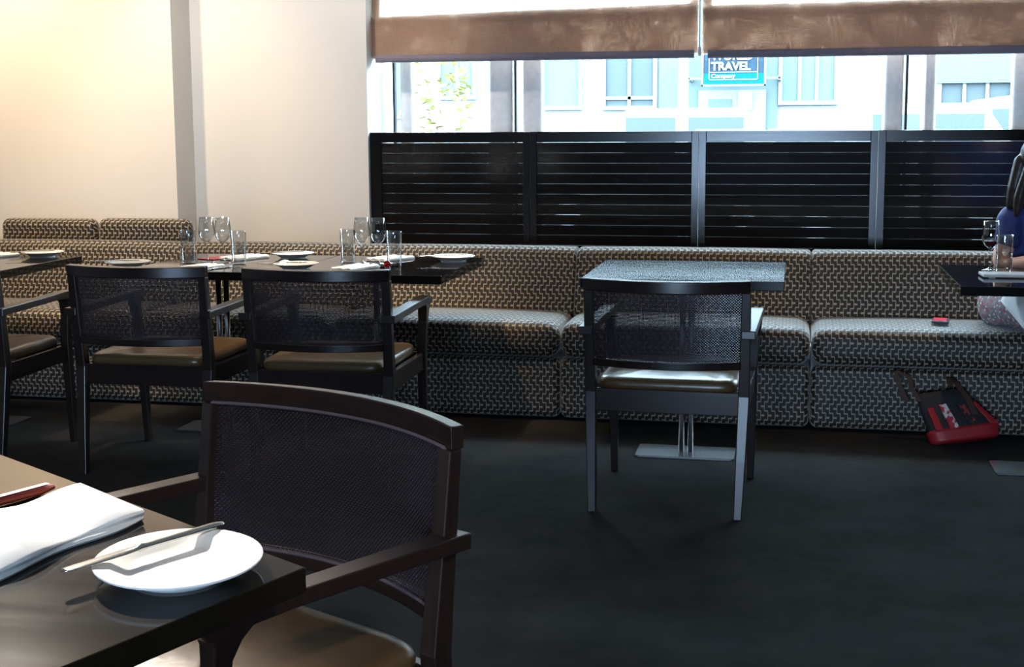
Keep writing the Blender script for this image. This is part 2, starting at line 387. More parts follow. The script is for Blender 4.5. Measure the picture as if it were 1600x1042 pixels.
def text(s, x, z, size, parent, bold, width):
    c = bpy.data.curves.new('lettering', 'FONT'); c.body = s; c.size = size; c.extrude = .008; c.offset = bold
    c.materials.append(M['signwhite']); o = bpy.data.objects.new('lettering', c); COL.objects.link(o); o.parent = parent
    o.location = (x, -.066, z); o.rotation_euler = (PI/2, 0, 0)
    bpy.context.view_layer.update(); wd = o.dimensions.x
    if wd > 0: c.size = size; k = width/wd
    me = bpy.data.meshes.new_from_object(o.evaluated_get(bpy.context.evaluated_depsgraph_get()))
    for v in me.vertices: v.co.x *= k
    p = obj('lettering', me, M['signwhite'], parent, loc=(x, -.066, z)); p.rotation_euler = (PI/2, 0, 0)
    bpy.data.objects.remove(o); return p
text('TRAVEL', bx0+4*ux, 25*ux, 17.5*ux, sg, .007, 62*ux)
text('WORLD', bx0+4*ux, 41*ux, 17.5*ux, sg, .007, 66*ux)
text('Company', bx0+4*ux, 13*ux, 8.5*ux, sg, .003, 38*ux)
for s in (-1, 1): obj('sign_bracket', MB().box(s*hw_-.25 if s < 0 else hw_, s*hw_ if s < 0 else hw_+.25, -.015, .015, .12, .15).box((-hw_-.25 if s < 0 else hw_+.21), (-hw_-.21 if s < 0 else hw_+.25), -.015, .8, .1, .17), M['winfr'], sg)
# lamp post
lp = thing('street_pole', 'white painted street pole standing in front of the travel shop', 'pole', (PX(1068, 17), 17, -.3))
obj('shaft', MB().tube([(0, 0, 0), (0, 0, 1.2), (-.02, 0, 6.5)], [.075, .065, .05], 12), M['carwhite'], lp, smooth=True)
obj('footing', MB().lathe([(.12, 0), (.12, .06), (.085, .16), (.07, .3)], 14), M['carwhite'], lp, smooth=True)
# vehicles
def vehicle(name, label, x0, x1, Y, roof, kind):
    L = x1-x0; t = thing(name, label, 'vehicle', (x0, Y, -.3))
    hgt = roof+.3
    if kind == 'van': pr = [(0, .35), (0, hgt*.55), (.06*L, hgt*.62), (.17*L, hgt*.97), (.26*L, hgt), (.97*L, hgt), (L, hgt*.95), (L, .35)]; gl = [(.19*L, hgt*.62, .34*L, hgt*.9)]
    else: pr = [(0, .32), (0, hgt*.52), (.04*L, hgt*.60), (.24*L, hgt*.66), (.36*L, hgt*.95), (.42*L, hgt), (.80*L, hgt), (.93*L, hgt*.66), (L, hgt*.6), (L, .32)]; gl = [(.40*L, hgt*.66, .57*L, hgt*.93), (.60*L, hgt*.66, .80*L, hgt*.93)]
    m = MB(); n = len(pr)
    m.rings([[(x, y*(.93 if i in (0, 3) else 1), z) for x, z in pr] for i, y in enumerate((-.02, .06, 1.64, 1.72))])
    obj('body', m, M['carwhite'], t, bevel=.05)
    for a, z0, b, z1 in gl: obj('window', MB().box(a, b, -.035, .02, z0, z1), M['shopwin'], t)
    for x in (.2*L, .8*L):
        wl = MB().tube([(x, -.05, .33), (x, .2, .33)], .33, 20); o = obj('wheel', wl, M['tyre'], t, bevel=.02)
        obj('hub', MB().tube([(x, -.07, .33), (x, -.03, .33)], .19, 14), M['alu'], o)
    obj('bumper', MB().box(-.06, .15, .1, 1.6, .35, .55), M['carwhite'], t, bevel=.02)
vehicle('parked_car', 'white car parked across the street beside the travel shop', PX(1196, 18), PX(1345, 18)+2.2, 18, PZ(1260, 163, 18), 'car')
vehicle('delivery_van', 'white delivery van parked across the street near the fascia', PX(1440, 20.6), PX(1440, 20.6)+5.2, 20.6, PZ(1500, 148, 20.6), 'van')
vehicle('parked_car', 'white car parked across the street in front of the gridded windows', PX(800, 20), PX(800, 20)+4.3, 20, PZ(950, 170, 20), 'car')
# street tree
tr = thing('street_tree', 'small street tree with yellow green leaves beyond the window', 'tree', (PX(682, 15), 15, -.3))
obj('trunk', MB().tube([(0, 0, 0), (.03, 0, 1.0), (0, .02, 2.3)], [.07, .055, .03], 8), M['bark'], tr, smooth=True)
lf = MB()
for k in range(420):
    a = random.random()*2*PI; r = .42*random.random()**.5; z = 1.55+random.random()*1.9; c = Vector((r*math.cos(a), r*math.sin(a), z))
    u_ = Vector((random.gauss(0, 1), random.gauss(0, 1), random.gauss(0, .6))).normalized()*.07; v_ = u_.cross(Vector((random.random(), random.random(), 1))).normalized()*.035
    lf.add([c-u_, c-v_, c+u_, c+v_], [(0, 1, 2, 3)])
lo = obj('foliage', lf, M['leaf'], tr); lo['kind'] = 'stuff'

# ------------------------------------------------------------------ shutters
ST = [-2.235, -1.361, -.482, .403, 1.285, 2.167, 3.049]
SLAB = ['black louvred shutter panel next to the cream wall', 'black louvred shutter panel second from the cream wall, behind the empty square table',
        'black louvred shutter panel third from the cream wall, between the two pale reflecting stiles', 'black louvred shutter panel fourth from the cream wall, reaching behind the seated woman',
        'black louvred shutter panel just beyond the seated woman', 'black louvred shutter panel farthest from the cream wall']
SZ0, SZ1, SY0 = .60, 1.309, 6.95
for i in range(6):
    a, b = ST[i]+.0008, ST[i+1]-.0008
    t = thing('shutter_panel', SLAB[i], 'shutter', ((a+b)/2, SY0, SZ0), 0, 'louvred shutter panels below the window')
    h = (b-a)/2; Z = SZ1-SZ0; sw = .062 if i == 0 else .036
    for s in (-1, 1):
        ww = sw if s < 0 else .036
        obj('stile', MB().box(-h if s < 0 else h-ww, -h+ww if s < 0 else h, 0, .035, 0, Z), M['shutter'], t, bevel=.002)
    obj('rail', MB().box(-h+sw, h-.036, .003, .032, Z-.055, Z), M['shutter'], t, bevel=.002)
    obj('rail', MB().box(-h+sw, h-.036, .003, .032, 0, .06), M['shutter'], t, bevel=.002)
    n = 11; z0, z1 = .0615, Z-.0565; ph = (z1-z0)/n
    for k in range(n):
        zc = z0+ph*(k+.5); hz = ph/2-.00005-random.uniform(-.00002, .00003); q = .0128; xl, xr = -h+sw-.003, h-.033
        m = MB().hexa([(xl, q, zc-hz), (xr, q, zc-hz), (xr, q+.008, zc-hz), (xl, q+.008, zc-hz),
                       (xl, .0045, zc+hz), (xr, .0045, zc+hz), (xr, .0125, zc+hz), (xl, .0125, zc+hz)])
        obj('slat', m, M['shutter'], t)

# ------------------------------------------------------------------ roman blinds
def blind(label, x0, x1, tilt, bz=1.665, fz=.222):
    t = thing('roman_blind', label, 'blind', (x0, 7.02, bz), 0, 'linen roman blinds in the window')
    W = x1-x0; nx = 40
    def sheet(name, y0, z0, z1, xa, xb, mat, amp=.004, seed=0, dz0=0, dz1=0, nz=6):
        m = MB(); rg = []
        for j in range(nz+1):
            row = []
            for i in range(nx+1):
                x = xa+(xb-xa)*i/nx; za = z0+dz0*x/W; zb = z1+dz1*x/W; z = za+(zb-za)*j/nz
                row.append((x, y0+amp*math.sin(x*5+seed+j*.5)+amp*.5*math.sin(x*13+seed), z))
            rg.append(row)
        m.rings(rg, False, False); return obj(name, m, mat, t, smooth=True)
    sheet('lining', .03, .20, 1.02, .045, W-.045, M['blind'], .003, 1)            # single upper cloth
    for a, b in ((0, .046), (W-.046, W)):
        sheet('side_hem', .026, .20, 1.02, a, b, M['blind'], .001, 0, nz=2); sheet('side_hem', .033, .20, 1.02, a, b, M['blind'], .001, 0, nz=2); sheet('side_hem', .04, .20, 1.02, a, b, M['blind'], .001, 0, nz=2)
    for k, y in enumerate((0, .011, .022, .034)):
        sheet('fold', y, .024-.002*k, fz-.004*k, 0, W, M['blind'], .003, k*1.3, dz1=tilt)
    bar = MB()
    ring = []
    for i in range(nx+1):
        x = .03+(W-.05)*i/nx; o = .003*math.sin(x*5)
        ring.append([(x, y+o, z) for y, z in ((-.006, 0), (.012, -.003), (.018, .014), (.012, .038), (-.006, .036), (-.010, .018))])
    bar.rings(ring); obj('bottom_bar', bar, M['hem'], t, smooth=True)
blind('brown linen roman blind half raised, next to the cream wall', -2.245, -.497, .036, 1.682, .236)
blind('brown linen roman blind half raised, above the teal shop sign and the seated woman', -.478, 1.30, .005, 1.679, .262)
blind('brown linen roman blind beyond the seated woman', 1.315, 3.55, .005, 1.679, .262)
cd_ = tag(obj('blind_cord', MB().tube([(-.488, 7.005, 2.6), (-.489, 7.005, 1.9), (-.488, 7.005, 1.70)], .004, 6), M['linen'], smooth=True), 'thin white blind cord hanging between the two roman blinds', 'cord')
obj('cord_weight', MB().lathe([(.004, .045), (.008, .03), (.009, .0), (.004, -.008)], 10, (-.488, 7.005, 1.695)), M['linen'], cd_, smooth=True)

# ------------------------------------------------------------------ banquette
PAT, ROW = .0312, .082
def rprof(pts, rad, n=5):
    """rounded closed polygon in (y,z)"""
    out = []; L = len(pts)
    for i, p in enumerate(pts):
        a = Vector(pts[i-1]); b = Vector(p); c = Vector(pts[(i+1) % L]); r = rad[i]
        d1 = (a-b).normalized(); d2 = (c-b).normalized(); s = min(r, (a-b).length*.48, (c-b).length*.48)
        for k in range(n+1):
            t = k/n; out.append(tuple((1-t)**2*(b+d1*s)+2*t*(1-t)*b+t*t*(b+d2*s)))
    return out
def cushion(name, x0, x1, prof, r, parent, puff=0.0, nx=26, mat='fabric', sub=2, u0=0):
    # refine profile
    P = []
    for i in range(len(prof)):
        a, b = prof[i], prof[(i+1) % len(prof)]
        d = math.hypot(b[0]-a[0], b[1]-a[1]); m = max(1, int(d/.05))
        for k in range(m): P.append((a[0]+(b[0]-a[0])*k/m, a[1]+(b[1]-a[1])*k/m))
    n = len(P); cy = (max(p[0] for p in P)+min(p[0] for p in P))/2; cz = (max(p[1] for p in P)+min(p[1] for p in P))/2
    hy = (max(p[0] for p in P)-min(p[0] for p in P))/2; hz = (max(p[1] for p in P)-min(p[1] for p in P))/2
    arc = [0]
    for i in range(n): arc.append(arc[-1]+math.dist(P[i], P[(i+1) % n]))
    xs = [x0+r*(1-math.cos(PI/2*k/6)) for k in range(6)]+[x0+r+(x1-x0-2*r)*k/nx for k in range(nx+1)]+[x1-r*(1-math.cos(PI/2*k/6)) for k in range(5, -1, -1)]
    V = []; 
    for x in xs:
        d = min(x-x0, x1-x); ins = 0 if d >= r else r-math.sqrt(max(0, r*r-(r-d)**2))
        t = (x-x0)/(x1-x0); pf = puff*(math.sin(PI*t)**.5 if 0 < t < 1 else 0)
        for y, z in P:
            sy = 1-ins/hy; sz = 1-ins/hz
            zz = cz+(z-cz)*sz; yy = cy+(y-cy)*sy
            if pf:
                q = (z-cz)/hz; e = 1-((y-cy)/hy)**2
                if q > .3: zz += pf*max(0, e)
                e2 = 1-((z-cz)/hz)**2
                if y < cy-.5*hy: yy -= pf*.5*max(0, e2)
            V.append((x, yy, zz))
    Fc = []; UV = []
    for i in range(len(xs)-1):
        for j in range(n):
            k = (j+1) % n
            Fc.append((i*n+j, (i+1)*n+j, (i+1)*n+k, i*n+k))
            ua, ub, va, vb = xs[i]/PAT+u0, xs[i+1]/PAT+u0, arc[j]/ROW, arc[j+1]/ROW
            UV += [(ua, va), (ub, va), (ub, vb), (ua, vb)]
    Fc.append(tuple(range(n))); UV += [(P[j][0]/PAT, P[j][1]/ROW) for j in range(n)]
    L = (len(xs)-1)*n; Fc.append(tuple(range(L+n-1, L-1, -1))); UV += [(P[j][0]/PAT, P[j][1]/ROW) for j in range(n-1, -1, -1)]
    me = bpy.data.meshes.new(name); me.from_pydata(V, [], Fc); ul = me.uv_layers.new(name='UVMap')
    for i, c in enumerate(UV): ul.data[i].uv = c
    o = obj(name, me, M[mat], parent, smooth=True)
    # outward normals
    b = bmesh.new(); b.from_mesh(me); bmesh.ops.recalc_face_normals(b, faces=b.faces); b.to_mesh(me); b.free()
    for p in me.polygons: p.use_smooth = len(p.vertices) == 4
    return o
BX = [-5.3, -4.20, -3.10, -2.125, -1.03, .085, 1.20, 2.31, 3.42]
BLAB = ['patterned banquette section at the far end beside the first table', 'patterned banquette section under the two bolster cushions',
        'patterned banquette section behind the first chair at the joined tables', 'patterned banquette section behind the second chair at the joined tables',
        'patterned banquette section between the laid joined tables and the empty table', 'patterned banquette section behind the empty square table',
        'patterned banquette section with the red phone and the seated woman', 'patterned banquette section beyond the seated woman'][:8]
for i in range(8):
    x0, x1 = BX[i]+.002, BX[i+1]-.002
    back = LW-.005 if i < 2 else MW-.005
    bk_ = 6.575
    t = thing('banquette_section', BLAB[i], 'banquette', (0, 0, 0), 0, 'sections of the long patterned banquette')
    cushion('base', x0, x1, rprof([(5.945, .012), (5.945, .288), (6.62, .288), (6.62, .012)][::-1], [.012, .012, .03, .03]), .03, t, .012)
    sp = rprof([(6.42, .292), (5.925, .292), (5.925, .452), (6.42, .446)], [.02, .05, .055, .03], 6)
    cushion('seat_cushion', x0, x1, sp, .055, t, .022, nx=30)
    bp = rprof([(6.335, .43), (6.445, .749), (bk_, .749), (bk_, .30), (6.46, .30)], [.02, .045, .03, .02, .02], 6)
    obj('ledge', MB().box(x0-.002, x1+.002, 6.52, back, .30, .702), M['ledge'], t, bevel=.003)
    cushion('back_cushion', x0, x1, bp, .018, t, .006)
for k, (x0, x1, lb) in enumerate(((-4.235, -3.672, 'patterned bolster cushion on the banquette ledge, end one nearer the first table'), (-3.660, -3.125, 'patterned bolster cushion on the banquette ledge beside the wall corner'))):
    t = thing('bolster_cushion', lb, 'cushion', (0, 0, 0), 0, 'bolster cushions on the banquette ledge')
    pr = rprof([(6.685, .7035), (6.583, .7035), (6.585, .856+.004*k), (6.675, .856+.004*k)], [.012, .012, .05, .04], 5)
    cushion('cover', x0, x1, pr, .045, t, .0, nx=12)

# ------------------------------------------------------------------ armchairs
def make_chair(name, label, group, hw, sag=.075, pitch=.0047, sw=.0030, adz=0, cz=.543, sdz=0):
    t = thing(name, label, 'chair', (0, 0, 0), 0, group)
    yp = lambda z: -.285+(.05)*min(z, .42)/.42 if z < .42 else -.235-.04*(z-.42)/.37
    for s in (-1, 1):
        m = MB().post([(s*(hw-.032), -.285, 0, .028, .030), (s*(hw-.026), -.262, .2, .034, .038), (s*(hw-.020), -.235, .42, .038, .044), (s*(hw-.017), yp(.6), .6, .034, .036), (s*(hw-.0155), yp(.780), .780, .031, .030)])
        obj('leg', m, M['wenge'], t, bevel=.003)
        m = MB().post([(s*(hw-.022), .283, 0, .026, .026), (s*(hw-.020), .262, .30, .034, .034), (s*(hw-.019), .252, .44, .036, .038), (s*(hw-.010), .246, .56, .034, .036), (s*(hw-.006), .240, .612+adz, .038, .052), (s*(hw-.004), .232, .634+adz, .042, .085)])
        obj('leg', m, M['wenge'], t, bevel=.003)
        # arm: runs past the post, rounded toe in front
        xi, xo = s*(hw-.030), s*(hw+.018); pr = [(-.292, .624), (.12, .632), (.20, .630), (.262, .624), (.284, .630), (.292, .641), (.286, .653), (.262, .661), (-.292, .653)]
        m = MB(); m.rings([[(x, y, z+adz) for y, z in pr] for x in (xi, xo)])
        obj('armrest', m, M['wenge'], t, bevel=.003)
        m = MB(); m.rings([[(s*(hw-.030), y, z) for y, z in ((-.225, .355+sdz), (.26, .36+sdz), (.26, .428+sdz), (-.225, .43+sdz))], [(s*(hw-.008), y, z) for y, z in ((-.225, .355+sdz), (.26, .36+sdz), (.26, .428+sdz), (-.225, .43+sdz))]])
        obj('seat_rail', m, M['wenge_x'], t, bevel=.002)
    obj('seat_rail', MB().box(-hw+.035, hw-.035, -.252, -.228, .352+sdz, .432+sdz), M['wenge_x'], t, bevel=.002)
    obj('seat_rail', MB().box(-hw+.035, hw-.035, .240, .264, .36+sdz, .430+sdz), M['wenge_x'], t, bevel=.002)
    arc = lambda x: -sag*(1-(x/hw)**2)
    def rail(nm, z0, z1, th, xh, y0, n=20, cr=0):
        m = MB(); rg = []
        for i in range(n+1):
            x = -xh+2*xh*i/n; y = y0+arc(x)
            rg.append([(x, y-th/2, z0), (x, y+th/2, z0), (x, y+th/2+.001, z1), (x, y-th/2-.001, z1-cr)])
        m.rings(rg); o = obj(nm, m, M['wenge_x'], t, bevel=.003); o.modifiers[0].harden_normals = True; return sharp(o, 40)
    rail('top_rail', .780, .823, .032, hw, yp(.80)-.001, cr=.0026)
    rail('cross_rail', cz-.027, cz+.001, .034, hw-.03, yp(.51)+.004)
    # woven cane
    X, Z0, Z1 = hw-.017, cz, .783
    Y = lambda x, z: yp(z)+arc(x)+.013
    v = []; f = []
    nxx = int(2*X/pitch); nzz = int((Z1-Z0)/pitch); px = 2*X/nxx; pz = (Z1-Z0)/nzz; am = .0010
    def ribbon(pts, wv):
        o = len(v)
        for p in pts: v.append((p[0]-wv[0], p[1], p[2]-wv[1])); v.append((p[0]+wv[0], p[1], p[2]+wv[1]))
        for k in range(len(pts)-1): f.append((o+2*k, o+2*k+1, o+2*k+3, o+2*k+2))
    for j in range(nzz):
        z = Z0+pz*(j+.5); pts = []
        for k in range(2*nxx+1):
            x = -X+px*k/2; ph = (k-1)/2+j
            pts.append((x, Y(x, z)+am*math.cos(PI*ph), z))
        ribbon(pts, (0, sw/2))
    for i in range(nxx):
        x = -X+px*(i+.5); pts = []
        for k in range(2*nzz+1):
            z = Z0+pz*k/2; ph = (k-1)/2+i+1
            pts.append((x, Y(x, z)+am*math.cos(PI*ph), z))
        ribbon(pts, (sw/2, 0))
    me = bpy.data.meshes.new('cane_panel'); me.from_pydata(v, [], f)
    o = obj('cane_panel', me, M['cane'], t, smooth=True); o['kind'] = 'stuff'
    # edging bead, its highlight put into the lighter colour
    X2 = hw-.013; path = []
    n = 18; rc = .010
    for i in range(n+1): x = -X2+rc+(2*X2-2*rc)*i/n; path.append((x, Y(x, Z0)+.004, Z0+.002))
    for i in range(1, 9): z = Z0+rc+(Z1-Z0-2*rc)*(i-1)/7; path.append((X2, Y(X2, z)+.004, z))
    for i in range(n+1): x = X2-rc-(2*X2-2*rc)*i/n; path.append((x, Y(x, Z1)+.004, Z1-.002))
    for i in range(1, 9): z = Z1-rc-(Z1-Z0-2*rc)*(i-1)/7; path.append((-X2, Y(X2, z)+.004, z))
    path.append(path[0])
    obj('cane_edging', MB().tube(path, .0040, 6, False), M['bead'], t, smooth=True)
    # seat cushion
    m = MB(); a, b, c0, c1 = hw-.038, .252, .426+sdz, .482; rg = []; nu = 56
    def sup(th, p): 
        c, s = math.cos(th), math.sin(th); return (abs(c)**(2/p)*(1 if c >= 0 else -1), abs(s)**(2/p)*(1 if s >= 0 else -1))
    for (k, zz) in ((.0, c0), (.95, c0), (.985, c0+.003), (1.0, c0+.010), (1.0, c0+.023), (.988, c0+.033), (.96, c0+.040), (.90, c0+.044), (.78, c0+.047), (.5, c0+.051), (.25, c0+.053), (.02, c0+.053)):
        ring = []
        for q in range(nu):
            sx, sy = sup(2*PI*q/nu, 9); kk = max(k, .02)
            wr = .0025*math.sin(9*sx*kk*3+2)*math.cos(5*sy*kk) if .2 < k < .95 and zz > c0+.035 else 0
            ring.append((a*kk*sx, .006+b*kk*sy, zz+wr))
        rg.append(ring)
    m.rings(rg); obj('seat_cushion', m, M['leather'], t, smooth=True)
    return t
CG = 'dark armchairs with cane backs facing the banquette'
chC = make_chair('cane_armchair', 'dark wood armchair with cane back pulled up to the empty square table', CG, .2835)
chC.location = (-.410, 4.81, 0); chC.rotation_euler = (0, 0, math.radians(-1.5))
dup(chC, 'dark wood armchair with cane back at the joined tables, beside the empty banquette stretch', (-1.728, 4.95, 0), math.radians(1.5), CG)
dup(chC, 'dark wood armchair with cane back at the joined tables, nearer the bolster cushions', (-2.445, 4.96, 0), math.radians(.5), CG)
dup(chC, 'dark wood armchair at the first table, only its leg and arm showing', (-3.275, 4.88, 0), math.radians(2), CG)
ra = math.radians(152.4)
chN = make_chair('cane_armchair', 'large dark armchair with woven cane back, at the table with the napkin and knife', 'dark armchair by the near table', .342, .085, adz=-.022, cz=.492, sdz=-.04)
chN.location = (-.994, 2.125, 0); chN.rotation_euler = (0, 0, ra)

# ------------------------------------------------------------------ tables
TZ = .74
def table(name, label, poly, ped, group, plate=(.4, .2), th=.036, mat='table'):
    cx_ = sum(p[0] for p in poly)/len(poly); cy_ = sum(p[1] for p in poly)/len(poly)
    t = thing(name, label, 'table', (ped[0], ped[1], 0), 0, group)
    pl = [(x-ped[0], y-ped[1]) for x, y in poly]
    obj('tabletop', MB().prism(pl, TZ-th, TZ), M[mat], t, bevel=.0025)
    b = MB(); w_, d_ = plate[0]/2, plate[1]/2
    rr = .012; pts = []
    for sx, sy, a0 in ((1, 1, 0), (-1, 1, 90), (-1, -1, 180), (1, -1, 270)):
        for k in range(4):
            a = math.radians(a0+30*k); pts.append((sx*(w_-rr)+rr*math.cos(a), sy*(d_-rr)+rr*math.sin(a)))
    b.prism(pts, .001, .009); obj('base_plate', b, M['steel'], t)
    for s in (-1, 1):
        obj('pole', MB().tube([(s*.0185, 0, .008), (s*.0185, 0, TZ-th-.006)], .0125, 16), M['darksteel' if group == 'G' else 'steel'], t, smooth=True)
    obj('mounting_plate', MB().box(-.16, .16, -.09, .09, TZ-th-.008, TZ-th), M['darksteel'], t)
    return t
TG = 'black tables along the banquette'
Y0, Y1 = 5.222, 5.985
rect = lambda a, b, c=Y0, d=Y1: [(a, c), (b, c), (b, d), (a, d)]
table('dining_table', 'empty black square table reflecting the window', rect(-.822, -.030), (-.414, 5.43), TG, mat='table_wiped')
table('dining_table', 'black laid table half of the joined pair, nearer the bolster cushions', rect(-2.79, -2.092), (-2.47, 5.52), TG)
table('dining_table', 'black laid table half of the joined pair, nearer the louvred shutters', rect(-2.088, -1.388), (-1.74, 5.52), TG)
table('dining_table', 'black table cut by the frame, holding a plate and napkin before the bolster cushions', rect(-4.0, -3.302, 5.03, 5.80), (-3.65, 5.45), TG)
table('dining_table', 'black table in front of the seated woman with the wine glass', rect(.612, 1.32, 5.19), (.98, 5.40), TG)
c = Vector((-.642, 1.678)); d1 = Vector((-.841, .541)); d2 = Vector((-.36, -.933))
table('dining_table', 'large black table with napkin, plate and knife beside the big armchair', [tuple(c+d1*.95+d2*.85), tuple(c+d2*.85), tuple(c), tuple(c+d1*.95)], tuple(c+d1*.5+d2*.45), 'black table nearest the camera', (.42, .42), .036, 'table_satin')

# ------------------------------------------------------------------ tableware
def plate_prof(r): return [(.0001, .004), (r*.58, .004), (r*.63, .006), (r*.80, .0155), (r*.97, .021), (r, .0225), (r, .0245), (r*.97, .0245), (r*.80, .0205), (r*.64, .0115), (r*.58, .0095), (.0001, .0095)]
def plate_mb(r, ex=1, ey=1):
    m = MB(); m.lathe([(r*.55, 0), (r*.58, 0), (r*.58, .005), (r*.55, .005)], 40, (0, 0, 0), ex, ey); m.lathe(plate_prof(r), 48, (0, 0, 0), ex, ey); return m
def knife_mb(L=.235):
    m = MB(); rg = []
    for t, w_, h_ in ((0, .003, .0008), (.03, .009, .001), (.10, .0105, .0012), (.35, .0098, .0016), (.43, .007, .0025), (.455, .0062, .0045), (.475, .0062, .0045), (.50, .0056, .0032), (.75, .0075, .0034), (.93, .0085, .0036), (.985, .007, .003), (1, .003, .0015)):
        rg.append([(w_*math.cos(2*PI*k/10), t*L, h_*math.sin(2*PI*k/10)) for k in range(10)])
    m.rings(rg); return m
KM = knife_mb().mesh('knife')
def knife(label, loc, rz, group, tiltx=0, L=1, rolly=0):
    o = obj('table_knife', KM, M['cutlery'], smooth=True); o.location = loc; o.rotation_euler = (tiltx, rolly, rz); o.scale = (L, L, L)
    return tag(o, label, 'knife', group)
PM = plate_mb(.098).mesh('plate')
def plate(label, x, y, kn, group='side plates on the banquette tables', kang=-60):
    o = obj('side_plate', PM, M['china'], smooth=True, loc=(x, y, TZ)); tag(o, label, 'plate', group)
    a = math.radians(kang)   # direction handle -> points towards local +y rotated
    dv = Vector((-math.sin(a), math.cos(a))); s = Vector((x-.045, y-.02))-dv*.12
    knife(kn, (s.x, s.y, TZ+.0275), a, 'knives on the banquette side plates', 0, .95)
plate('white side plate on the first table, before the end bolster cushion', -3.465, 5.73, 'table knife on the side plate of the first table')
plate('white side plate behind the chair nearer the bolster cushions', -2.835, 5.36, 'table knife on the plate behind the chair nearer the bolsters', kang=-75)
plate('white side plate at the banquette edge between the two glass groups', -2.262, 5.85, 'table knife on the plate between the two glass groups at the banquette edge')
plate('white side plate at the chair edge, beside the small salt dish', -2.075, 5.395, 'table knife on the plate beside the small salt dish', kang=-75)
plate('white side plate at the table end nearest the louvred shutters', -1.49, 5.82, 'table knife on the plate nearest the louvred shutters')

def wineglass_meshes():
    m = MB(); m.lathe([(.0001, .002), (.034, 0), (.0345, .0012), (.022, .004), (.008, .008), (.0045, .014), (.0036, .03), (.0034, .075), (.0042, .086), (.011, .091), (.024, .103), (.034, .120), (.0375, .138), (.0365, .155), (.0335, .178), (.0305, .203), (.0298, .2035), (.0328, .178), (.0358, .155), (.0367, .138), (.0333, .1205), (.0234, .1042), (.0105, .0925), (.0001, .0915)], 32)
    return m.mesh('wine_glass')
WG = wineglass_meshes()
tm = MB(); tm.lathe([(.0001, 0), (.028, 0), (.0305, .002), (.0345, .148), (.0343, .150), (.0335, .149), (.0297, .016), (.027, .013), (.0001, .012)], 32); TM = tm.mesh('tumbler')
def wg(label, x, y, g='wine glasses on the joined tables'): return tag(obj('wine_glass', WG, M['glass'], smooth=True, loc=(x, y, TZ)), label, 'glass', g)
def tb(label, x, y, g='tumblers on the joined tables'): return tag(obj('tumbler', TM, M['glass'], smooth=True, loc=(x, y, TZ)), label, 'glass', g)
wg('wine glass beside the wall corner, nearer the bolsters', -2.572, 5.60); wg('wine glass beside the wall corner, with the tall tumbler next to it', -2.488, 5.585)
tb('low tumbler nearest the bolster cushions', -2.632, 5.535); tb('tall tumbler next to the rear napkin by the wall corner', -2.387, 5.52)
tb('tumbler in front of the cream wall edge, beside the pair of wine glasses', -1.932, 5.665); wg('wine glass overlapping the cream wall edge', -1.862, 5.65); wg('wine glass in front of the first black shutter panel', -1.782, 5.635)
tb('tumbler beside the red glass bead, in front of the shutters', -1.690, 5.57)

def napkin(label, x, y, rz, sx, sy, th=.012, group='folded white napkins', z=TZ, wave=.002):
    """folded cloth: three soft layers with a visible fold edge"""
    m = MB(); n = 14; L = 3
    for l in range(L):
        z0 = th*l/L+.0006; z1 = th*(l+1)/L; s = 1-.012*l; rg = []
        for i in range(n+1):
            u = -sx/2*s+sx*s*i/n; wv = wave*math.sin(i*1.1+l*.7)*(l+1)/L; e = .55 if i in (0, n) else 1
            zm = (z0+z1)/2
            rg.append([(u, -sy/2*s+.003*math.sin(i+l), zm-(zm-z0)*e+wv*.4), (u, sy/2*s, zm-(zm-z0)*e+wv*.4), (u, sy/2*s+.003, zm+wv), (u, sy/2*s, zm+(z1-zm)*e+wv), (u, -sy/2*s+.003*math.sin(i+l), zm+(z1-zm)*e+wv), (u, -sy/2*s-.004, zm+wv)])
        m.rings(rg)
    o = obj('napkin', m, M['linen'], smooth=False, loc=(x, y, z)); o.rotation_euler = (0, 0, rz); sharp(o, 60)
    return tag(o, label, 'napkin', group)
napkin('folded white napkin on the chair side, beside the low tumbler', -2.49, 5.345, math.radians(-22), .10, .20)
rc_ = obj('card_folder', MB().box(-.05, .05, -.09, .09, 0, .004), M['redcard'], bevel=.001, loc=(-2.60, 5.79, TZ)); rc_.rotation_euler = (0, 0, math.radians(-20)); tag(rc_, 'dark red card folder lying behind the wine glasses by the wall corner', 'folder')
napkin('folded white napkin on the banquette side behind the wall corner wine glasses', -2.475, 5.79, math.radians(-24), .12, .20)
napkin('folded white napkin on the banquette side behind the shutter wine glasses', -1.79, 5.84, math.radians(-24), .12, .20)
napkin('folded white napkin on the chair side below the shutter wine glasses', -1.82, 5.43, math.radians(-18), .11, .20)
napkin('white folded napkin on the first table, cut by the frame', -3.70, 5.69, math.radians(-20), .14, .20)
knife('dark cutlery beside the napkin of the chair nearer the bolsters', (-2.455, 5.215, TZ+.004), math.radians(-20), 'knives laid beside napkins', 0, .95)
sd = thing('salt_dish', 'small dark dish with white salt between the plates', 'dish', (-2.205, 5.60, TZ))
obj('dish', MB().lathe([(.0001, 0), (.014, 0), (.026, .009), (.0265, .0105), (.024, .010), (.013, .004), (.0001, .004)], 24), M['black'], sd, smooth=True)
obj('salt', MB().lathe([(.0225, .0085), (.015, .014), (.0001, .017)], 20), M['linen'], sd, smooth=True)
rb = thing('glass_bead', 'small red glass bead on the table beside the tumbler', 'bead', (-1.695, 5.485, TZ))
obj('bead', MB().ball((0, 0, .016), .0155), M['cand'], rb, smooth=True); obj('stand', MB().lathe([(.012, 0), (.013, .002), (.006, .006), (.0001, .006)], 16), M['darksteel'], rb, smooth=True)

